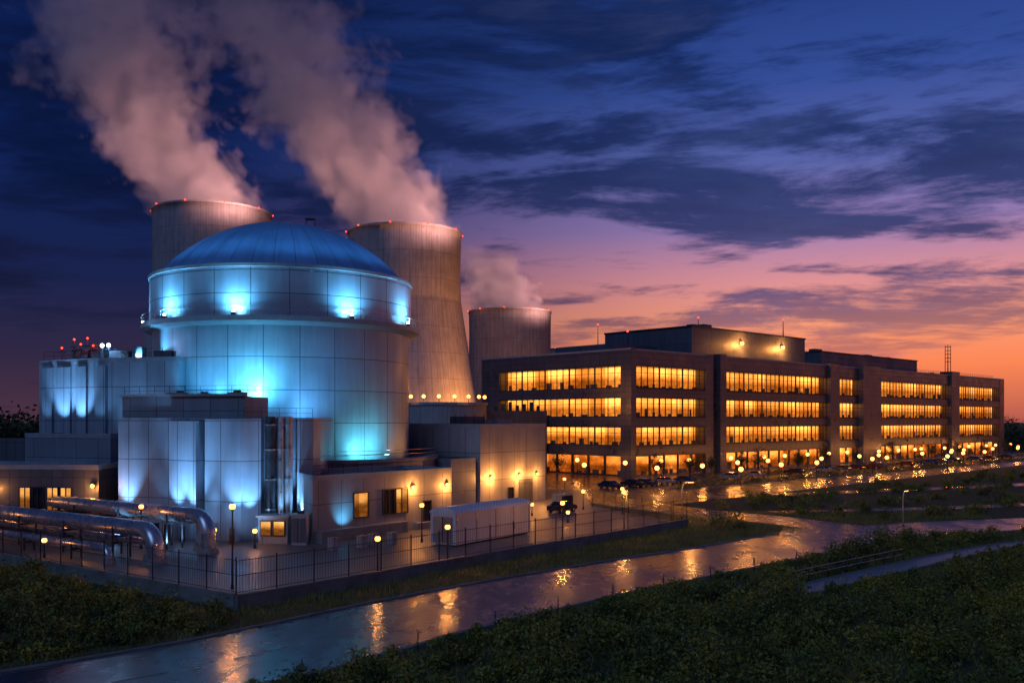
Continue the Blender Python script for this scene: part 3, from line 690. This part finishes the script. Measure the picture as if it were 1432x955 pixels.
for (s0, s1, t0, zt) in ((26.6, 29.5, .0, 27.2), (29.5, 33, 1.6, 26.9), (33, 35.5, .4, 27.6), (83.5, 88.5, -.4, 27.4), (102, 113, -.5, 27.6), (163.5, 170, -.5, 28.2), (208, 212, .2, 27.2)):
    m.box(s0, s1, t0, 3.4, 0, zt, M_OFF, of, M_ROOF)
m.box(0, 1.7, 0, 2.9, 0, 27.25, M_OFF, of, M_ROOF); m.box(0, 3.4, 41.2, DP, 0, 27.2, M_OFF, of, M_ROOF)
for (z0, z1) in slabs:
    m.box(.0, 3.3, 2.9, 41.2, z0, z1, M_OFF, of, M_ROOF); m.box(-.12, 0, 2.9, 41.2, z0+.02, z0+.22, M_DKMET, of)
m.box(-.15, 0, 0, DP, 26.9, 27.3, M_TRIM, of)
m.obj('facade_cladding', off)
m = MB(); sil = MB()
for (s0, s1, t0) in secs:
    n = int((s1-s0)/2.0)
    for k, (z0, z1) in enumerate(floors):
        nn = n if k else max(2, int((s1-s0)/4.8))
        for i in range(nn+1):
            s = s0+(s1-s0)*i/nn; w = .05 if k else .2; w = .13 if (k and i % 4 == 0) else w
            m.box(s-w, s+w, t0+.25, t0+.42+w, z0-.02, z1+.02, M_DKMET, of)
        if k: m.box(s0, s1, t0+.28, t0+.36, z0+(z1-z0)*.7, z0+(z1-z0)*.7+.09, M_DKMET, of); m.box(s0, s1, t0+.28, t0+.4, z0, z0+.2, M_DKMET, of)
        s = s0+.5
        while s < s1-2:
            w = random.uniform(.3, 1.4); h = random.uniform(.5, 1.1) if random.random() < .86 else random.uniform(1.4, 1.9)
            sil.box(s, s+w, t0+1.2+random.random()*.6, t0+1.95, z0+.01, z0+h, M_DARKC, of); s += w+random.uniform(.7, 4.5)
n = 20
for k, (z0, z1) in enumerate(floors):
    nn = n if k else 8
    for i in range(nn+1):
        t = 2.9+38.3*i/nn; w = .05 if k else .22; w = .13 if (k and i % 4 == 0) else w
        m.box(.25, .42+w, t-w, t+w, z0-.02, z1+.02, M_DKMET, of)
    if k: m.box(.28, .36, 2.9, 41.2, z0+(z1-z0)*.7, z0+(z1-z0)*.7+.09, M_DKMET, of); m.box(.28, .4, 2.9, 41.2, z0, z0+.2, M_DKMET, of)
    t = 3.5
    while t < 39:
        w = random.uniform(.3, 1.4); h = random.uniform(.5, 1.1) if random.random() < .86 else random.uniform(1.4, 1.9)
        sil.box(1.2, 1.9, t, t+w, z0+.01, z0+h, M_DARKC, of); t += w+random.uniform(.7, 4.5)
m.obj('window_mullions', off); sil.obj('furniture', off)
m = MB()
m.box(27, 78, 4.2, 31, 26.9, 33.8, M_PENT, of, M_ROOF); m.box(26.8, 78.2, 4.0, 31.2, 33.8, 34.2, M_DKMET, of)
m.box(90, 152, 6, 30, 26.9, 31.3, M_PENT, of, M_ROOF); m.box(89.8, 152.2, 5.8, 30.2, 31.3, 31.6, M_DKMET, of)
m.box(8, 24, 12, 30, 26.9, 29.4, M_PENT, of, M_ROOF)
for _ in range(16):
    s = random.uniform(30, 200); t = random.uniform(2, 12); z = 34.2 if s < 76 else (31.6 if 92 < s < 150 else 27)
    if z > 30: t += 4
    w = random.uniform(1.5, 4); m.box(s, s+w, t, t+2, z, z+random.uniform(.5, 1.3), M_DARKC, of)
m.obj('roof_penthouses', off)
m = MB()
for s in np.arange(80, 205, 2.0):
    p = of(s, 1.5); m.cyl((*p, 27.1), (*p, 28.1), .04, .04, M_DKMET, 4)
for z in (27.7, 28.1): m.cyl((*of(80, 1.5), z), (*of(205, 1.5), z), .04, .04, M_DKMET, 4)
m.obj('roof_rail', off)
def mast(s, t, z, h, r=.12, cross=False):
    mm = MB(); p = of(s, t)
    mm.cyl((*p, z), (*p, z+h), r, r*.4, M_DKMET, 6); mm.sphere((*p, z+h+.1), .22, M_RED, 8, 5)
    if cross:
        for k in range(5): mm.box(p[0]-1.0, p[0]+1.0, p[1]-.08, p[1]+.08, z+h*.35+k*h*.13, z+h*.35+k*h*.13+.2, M_DKMET); 
        for dx in (-.9, .9): mm.cyl((p[0]+dx, p[1], z), (p[0]+dx, p[1], z+h*.92), .13, .1, M_DKMET, 6)
    mm.obj('antenna_mast')
mast(32, 6, 34.2, 2.2); mast(12, 20, 29.4, 5); mast(70, 6, 34.2, 4.5, .16); mast(18, 16, 29.4, 3.5); mast(166.5, 2, 28.2, 9.5, .2, True)
for s in (47, 66):
    x, y = of(s, 3.7); mm = MB(); mm.box(x-.3, x+.3, y-.3, y+.4, 31.3, 31.6, M_DKMET); mm.sphere((x, y, 31.1), .5, M_LAMP, 10, 6); mm.obj('wall_lamp_fixture', off); x, y = of(s, 2.4); light(off, (x, y, 30.7), ORG, 3200, name='wall_lamp_light', r=.3)

# ------------------------------------------------------------------ lamps
def lampmesh(h, kind):
    m = MB(); m.cyl((0, 0, 0), (0, 0, .4), .14, .11, M_DKMET, 10)
    if kind == 'globe':
        m.cyl((0, 0, .4), (0, 0, h-.2), .07, .05, M_DKMET, 8); m.cyl((0, 0, h-.25), (0, 0, h-.12), .12, .12, M_DKMET, 10); m.sphere((0, 0, h+.05), .22, M_LAMP, 12, 8); m.cyl((0, 0, h+.24), (0, 0, h+.3), .18, .05, M_DKMET, 10)
    elif kind == 'big':
        m.cyl((0, 0, .4), (0, 0, h-.2), .1, .07, M_DKMET, 8); m.sphere((0, 0, h+.05), .42, M_LAMP, 12, 8); m.cyl((0, 0, h+.44), (0, 0, h+.52), .3, .08, M_DKMET, 10)
    else:
        mt = M_LAMP if kind == 'arm' else M_LAMPW
        m.tube([(0, 0, .3), (0, 0, h-.6), (0, -.12, h-.25), (0, -.4, h-.04), (0, -1.0, h)], .06, M_STEEL, 8)
        m.box(-.16, .16, -1.65, -.9, h-.03, h+.1, M_DKMET); m.box(-.12, .12, -1.6, -1.0, h-.09, h-.035, mt)
    return m.mesh('lamp_post')
LM = {}
def lamp(x, y, h, kind='globe', e=600, col=ORG, rot=0.0):
    key = (round(h, 1), kind)
    if key not in LM: LM[key] = lampmesh(h, kind)
    em = empty('street_lamp', (x, y, .1), rot); mkobj('lamp_post', LM[key], em)
    if kind == 'globe': light(em, (0, 0, h+.05), col, e, r=.24)
    elif kind == 'big': light(em, (0, 0, h+.05), col, e, r=.45)
    else: light(em, (0, -1.3, h-.3), col, e, r=.2)
lamp(-19.7, 65.5, 5.8, 'globe', 2200); lamp(-5.3, 76.5, 3.1, 'globe', 1900); lamp(-10.3, 71.3, 2.8, 'globe', 1000); lamp(5.0, 92, 3.7, 'globe', 1900); lamp(12, 99.5, 4.2, 'globe', 2200)
lamp(-8.8, 90.7, 3.6, 'globe', 120)
lamp(-34.3, 86, 3.9, 'globe', 450); lamp(-27.6, 86.2, 1.7, 'globe', 550); lamp(-23.9, 86.4, 1.6, 'globe', 400); lamp(-43, 89, 2.0, 'globe', 300); lamp(-52, 90.0, 3.0, 'globe', 300); lamp(-40.5, 80.5, 1.5, 'globe', 200)
lamp(14.0, 118, 3.2, 'globe', 700); lamp(9.5, 124, 2.4, 'globe', 500); lamp(7.5, 133, 3.5, 'globe', 700); lamp(20.5, 112, 4.5, 'arm', 700, ORG, 2.0); lamp(2.5, 116, 1.4, 'globe', 260); lamp(6.5, 108, 1.2, 'globe', 200)
lamp(40.6, 96.5, 4.6, 'arm', 60, (1, .85, .7), 2.5)
random.seed(5)
for s in np.arange(-24, 215, 11.5): x, y = of(s+random.uniform(-2.5, 2.5), -8.5+random.uniform(-1.5, 1)); lamp(x, y, 3.6, 'big', 2600)
for s in np.arange(-18, 215, 15): x, y = of(s+random.uniform(-5, 5), -20+random.uniform(-3, 3)); lamp(x, y, 3.4, 'big', 1600)
for s in np.arange(-10, 225, 18): x, y = of(s+random.uniform(-6, 6), -33+random.uniform(-5, 5)); lamp(x, y, 3.4, 'big', 1300)
for t in (8, 20, 32, 44): x, y = of(-8, t); lamp(x, y, 3.6, 'big', 1700)
mp_ = offs(RA, -W-.7)
for i in range(24, 64, 4):
    m = MB(); m.cyl((0, 0, 0), (0, 0, 1.05), .04, .035, M_DKMET, 6); m.box(-.05, .05, -.03, .03, .85, .98, M_STEEL); m.obj('marker_post', None, (mp_[i].x, mp_[i].y, 0))

# ------------------------------------------------------------------ cars
def carmesh(col):
    paint = simple('car_paint', col, .25, .3, .05, 1); m = MB()
    side = [(-2.15, .35), (-2.2, .75), (-2.0, .95), (-1.5, 1.0), (-.95, 1.42), (.55, 1.45), (1.15, 1.02), (2.0, .88), (2.2, .65), (2.15, .35)]
    def w(z): return .88 if z < 1.01 else .88-(z-1.0)*.5
    n = len(side); V = [(x, -w(z), z) for x, z in side]+[(x, w(z), z) for x, z in side]
    m.add(V, [[(i+1) % n, i, i+n, (i+1) % n+n] for i in range(n)], paint); m.add(V, [list(range(n)), list(range(n, 2*n))[::-1]], paint)
    for s in (-1, 1):
        q = [(-1.38, s*.89, 1.03), (-.9, s*.715, 1.37), (.5, s*.715, 1.39), (1.02, s*.89, 1.03)]
        m.add(q, [[0, 1, 2, 3] if s > 0 else [3, 2, 1, 0]], M_GLASS)
        for x in (-1.35, 1.35): m.cyl((x, s*.68, .33), (x, s*.91, .33), .33, .33, M_TIRE, 16); m.cyl((x, s*.9, .33), (x, s*.92, .33), .19, .19, M_STEEL, 10)
    m.add([(1.13, -.8, 1.06), (1.13, .8, 1.06), (.6, .66, 1.44), (.6, -.66, 1.44)], [[0, 1, 2, 3]], M_GLASS)
    m.add([(-1.48, -.8, 1.05), (-1.48, .8, 1.05), (-1.0, .66, 1.41), (-1.0, -.66, 1.41)], [[3, 2, 1, 0]], M_GLASS)
    return m.mesh('car')
CM = [carmesh(c) for c in ((.03, .03, .04), (.12, .12, .13), (.08, .02, .02), (.25, .25, .26), (.03, .05, .10))]
ang = math.atan2(SD.y, SD.x)
for s in np.arange(-30, 205, 3.1):
    for t in (-17.5,):
        if random.random() < .36:
            x, y = of(s, t); mkobj('parked_car', random.choice(CM), None, (x, y, .02), ang+math.pi/2+(math.pi if random.random() < .4 else 0)+random.uniform(-.04, .04))
mkobj('parked_car', CM[0], None, (6.5, 120.5, .16), .9)
for (x, y, r) in ((6.8, 126.5, .9), (-38, 90.5, .1)):
    m = MB(); m.box(-1.2, 1.2, -.8, .8, .1, 1.9, M_CLAD)
    for k in range(8): m.box(-1.1+k*.3, -1.0+k*.3, -1.05, -.8, .4, 1.7, M_DKMET)
    for k in range(3): m.cyl((-.6+k*.6, 0, 1.9), (-.6+k*.6, 0, 2.5), .09, .06, M_CONC, 8)
    m.box(-1.4, 1.4, -1.1, 1.0, 0, .1, M_CONC); m.obj('transformer', None, (x, y, .15), r)
for (x, y) in ((-14, 86.5), (-13.2, 88), (-11.5, 89.2), (-16.4, 85)):
    m = MB(); m.box(-.35, .35, -.3, .3, 0, 1.1, M_METP); m.box(-.4, .4, -.35, .35, 1.1, 1.17, M_STEEL); m.obj('utility_box', None, (x, y, .15), .9)

# ------------------------------------------------------------------ vegetation
def leafmass(name, blobs, leaf, mat, parent=None, spread=.27):
    C = []; Sz = []
    for (x, y, z, r, rz, n) in blobs:
        k = max(5, int(9*rng.uniform(.8, 1.3))); dirs = rng.normal(size=(k, 3)); dirs /= np.linalg.norm(dirs, axis=1)[:, None]
        sub = dirs*rng.uniform(.35, .85, (k, 1)); sub[:, 2] = np.abs(sub[:, 2])*1.0-.15 if z < r*.9 else sub[:, 2]
        idx = rng.integers(0, k, n); p = sub[idx]+rng.normal(size=(n, 3))*spread*rng.uniform(.5, 1.15, k)[idx][:, None]
        p = p*np.array([r, r, rz])+np.array([x, y, z]); p[:, 2] = np.maximum(p[:, 2], .03); C.append(p); Sz.append(rng.uniform(.6, 1.35, n)*leaf)
    C = np.concatenate(C); Sz = np.concatenate(Sz)[:, None]; N = len(C)
    a = rng.normal(size=(N, 3)); a /= np.linalg.norm(a, axis=1)[:, None]; b = np.cross(a, rng.normal(size=(N, 3))); b /= np.linalg.norm(b, axis=1)[:, None]
    V = np.stack([C+a*Sz, C+b*Sz*.55, C-a*Sz, C-b*Sz*.55], 1).reshape(-1, 3)
    return npmesh(name, V, 4, mat, parent)
def npmesh(name, V, k, mat, parent=None):
    N = len(V)//k; me = bpy.data.meshes.new(name); me.vertices.add(len(V)); me.vertices.foreach_set('co', V.astype(np.float32).ravel())
    me.loops.add(len(V)); me.loops.foreach_set('vertex_index', np.arange(len(V), dtype=np.int32))
    me.polygons.add(N); me.polygons.foreach_set('loop_start', np.arange(N, dtype=np.int32)*k)
    try: me.polygons.foreach_set('loop_total', np.full(N, k, dtype=np.int32))
    except Exception: pass
    me.materials.append(mat); me.update(calc_edges=True); return mkobj(name, me, parent)
RAn = np.array([(p.x, p.y) for p in RA]); RBn = np.array([(p.x, p.y) for p in RB]); PAn = np.array([(p.x, p.y) for p in PA])
def dist(P, L):
    out = np.full(len(P), 1e9)
    for i in range(len(L)-1):
        a = L[i]; d = L[i+1]-a; t = np.clip(((P-a)@d)/(d@d), 0, 1); out = np.minimum(out, np.linalg.norm(P-a-t[:, None]*d, axis=1))
    return out
def side(P, A, B): return (B[0]-A[0])*(P[:, 1]-A[1])-(B[1]-A[1])*(P[:, 0]-A[0])
def nearside(P):
    yi = np.interp(P[:, 0], RAn[:, 0], RAn[:, 1]); return P[:, 1] < yi
def thicket(name, P, clear, top, leaf, kk=.3):
    blobs = []; pts = []
    for (x, y), c in zip(P, clear):
        rmax = min(top, .42+c*kk)
        if rmax < .45: continue
        r = rmax*(rng.uniform(.35, 1.0)**1.2)
        r = max(r, .45)
        if any((x-a)**2+(y-b)**2 < (.62*(r+q))**2 for a, b, q in pts): continue
        pts.append((x, y, r))
        blobs.append((x, y, r*.5, r, r*rng.uniform(.7, 1.25), int(300*r**1.9)+60))
    print(name, len(blobs), sum(b[5] for b in blobs)); leafmass(name, blobs, leaf, M_LEAF)
P = np.stack([rng.uniform(-14, 75, 5200), rng.uniform(34, 118, 5200)], 1)
ok = (np.abs(P[:, 0]/P[:, 1]) < .6) & nearside(P) & (dist(P, RAn) > W+.7) & (dist(P, PAn) > 1.9)
ok &= (np.sin(P[:, 0]*.31+1)*np.cos(P[:, 1]*.26) > -.72)
P = P[ok]; clear = np.minimum(dist(P, RAn)-W-.6, (dist(P, PAn)-1.5)*.9)
thicket('shrub_thicket', P, clear, 1.9, .105)
blobs = []
for (x, y, r) in ((33.5, 82.5, 1.9), (30.5, 81, 1.7), (36.8, 85.5, 1.5), (27.5, 78, 1.3), (18.5, 62.5, 1.5), (17.5, 60.6, 1.3)):
    blobs.append((x, y, r*.6, r, r*1.1, int(800*r)))
leafmass('shrub_thicket', blobs, .10, M_LEAF)
P = np.stack([rng.uniform(-50, -14, 1800), rng.uniform(36, 84, 1800)], 1)
ok = (side(P, (-17.5, 57), (-62, 89.5)) > 60) & (~nearside(P)) & (dist(P, RAn) > W+1.4); P = P[ok]
thicket('shrub_thicket', P, dist(P, RAn)-W-.9, 1.9, .105, .35)
blobs = []
for _ in range(900):
    x = rng.uniform(22, 150); y = rng.uniform(100, 210)
    q = np.array([[x, y]]); rel = Vector((x, y))-OF; t = rel.dot(TD)
    if t > -46 or x/y > .62 or dist(q, RAn)[0] < 8 or dist(q, RBn)[0] < 6.5: continue
    if math.sin(t*.55)+.5*math.sin(x*.2) < -.1: continue
    r = rng.uniform(.8, 1.8); blobs.append((x, y, r*.4, r, r*.7, 240))
for s in np.arange(-18, 222, 1.6):
    for t in (-13, -26): 
        if rng.random() < .75: x, y = of(s, t); r = rng.uniform(.6, 1.0); blobs.append((x, y, .4, r, r*.8, 110))
leafmass('hedge', blobs, .14, M_LEAF)
N = 190000; P = np.stack([rng.uniform(-48, 60, N), rng.uniform(36, 122, N)], 1)
dA = dist(P, RAn); ok = (np.abs(P[:, 0]/P[:, 1]) < .6) & (dA > W+.3) & (dist(P, RBn) > 4.5) & (dist(P, PAn) > 1.4)
ok &= ((side(P, FA, FB) < -.6) | (P[:, 0] > 19.7)) & ((side(P, FA, FC) > .6) | (P[:, 0] > -17.5))
P = P[ok]; n = len(P); h = rng.uniform(.14, .5, n)*(1+.6*np.sin(P[:, 0]*.8)*np.cos(P[:, 1]*.7)); an = rng.uniform(0, 6.28, n); w = .028
ln = rng.normal(size=(n, 2))*.12
V = np.stack([np.c_[P[:, 0]+np.cos(an)*w, P[:, 1]+np.sin(an)*w, np.zeros(n)], np.c_[P[:, 0]-np.cos(an)*w, P[:, 1]-np.sin(an)*w, np.zeros(n)], np.c_[P+ln, h]], 1).reshape(-1, 3)
npmesh('grass', V, 3, M_BLADE)
def tree(x, y, H):
    e = empty('plaza_tree', (x, y, 0)); m = MB(); m.cyl((0, 0, 0), (0, 0, H*.45), .16, .1, M_BARK, 8)
    for k in range(6):
        a = k*1.05+rng.random(); m.cyl((0, 0, H*(.3+.03*k)), (math.cos(a)*H*.22, math.sin(a)*H*.22, H*(.6+.04*k)), .06, .02, M_BARK, 5)
    m.cyl((0, 0, H*.45), (0, 0, H*.85), .1, .03, M_BARK, 6); m.obj('trunk', e)
    leafmass('crown', [(0, 0, H*.66, H*.3, H*.34, 900), (H*.1, -H*.05, H*.55, H*.2, H*.2, 250)], .12, M_TREE, e, .25)
for (s, t, H) in ((-6, -11, 5.5), (4, -12, 6), (13, -11, 5), (22, -12.5, 6), (31, -11, 6.5), (46, -12, 5), (60, -11, 6), (75, -12, 5.5), (96, -11, 6.5), (120, -12, 6), (141, -11, 6), (160, -12, 6), (182, -11, 6), (203, -12, 7), (-12, 10, 6), (-14, 24, 6.5), (-12, 36, 6)):
    x, y = of(s, t); tree(x, y, H)
blobs = []
for _ in range(170):
    x = rng.uniform(-210, -60); y = rng.uniform(215, 260) ; r = rng.uniform(4, 7)
    if x < -75: blobs.append((x, y, 6, r, r*1.2, 260))
for _ in range(260):
    x = rng.uniform(150, 420); y = rng.uniform(370, 420)
    r = rng.uniform(4, 7); blobs.append((x, y, 3.5, r, r*1.1, 160))
for _ in range(260):
    x = rng.uniform(-500, 700); y = rng.uniform(800, 900); r = rng.uniform(8, 14); blobs.append((x, y, 6, r, r, 120))
leafmass('distant_trees', blobs, .75, M_TREE, None, .3)
m = MB(); m.box(-130, -112, 205, 212, 0, 6, M_DARKC); m.box(-100, -84, 170, 176, 0, 5, M_DARKC); m.box(-80, -66, 128, 134, 0, 9.5, M_DARKC); m.obj('warehouse')
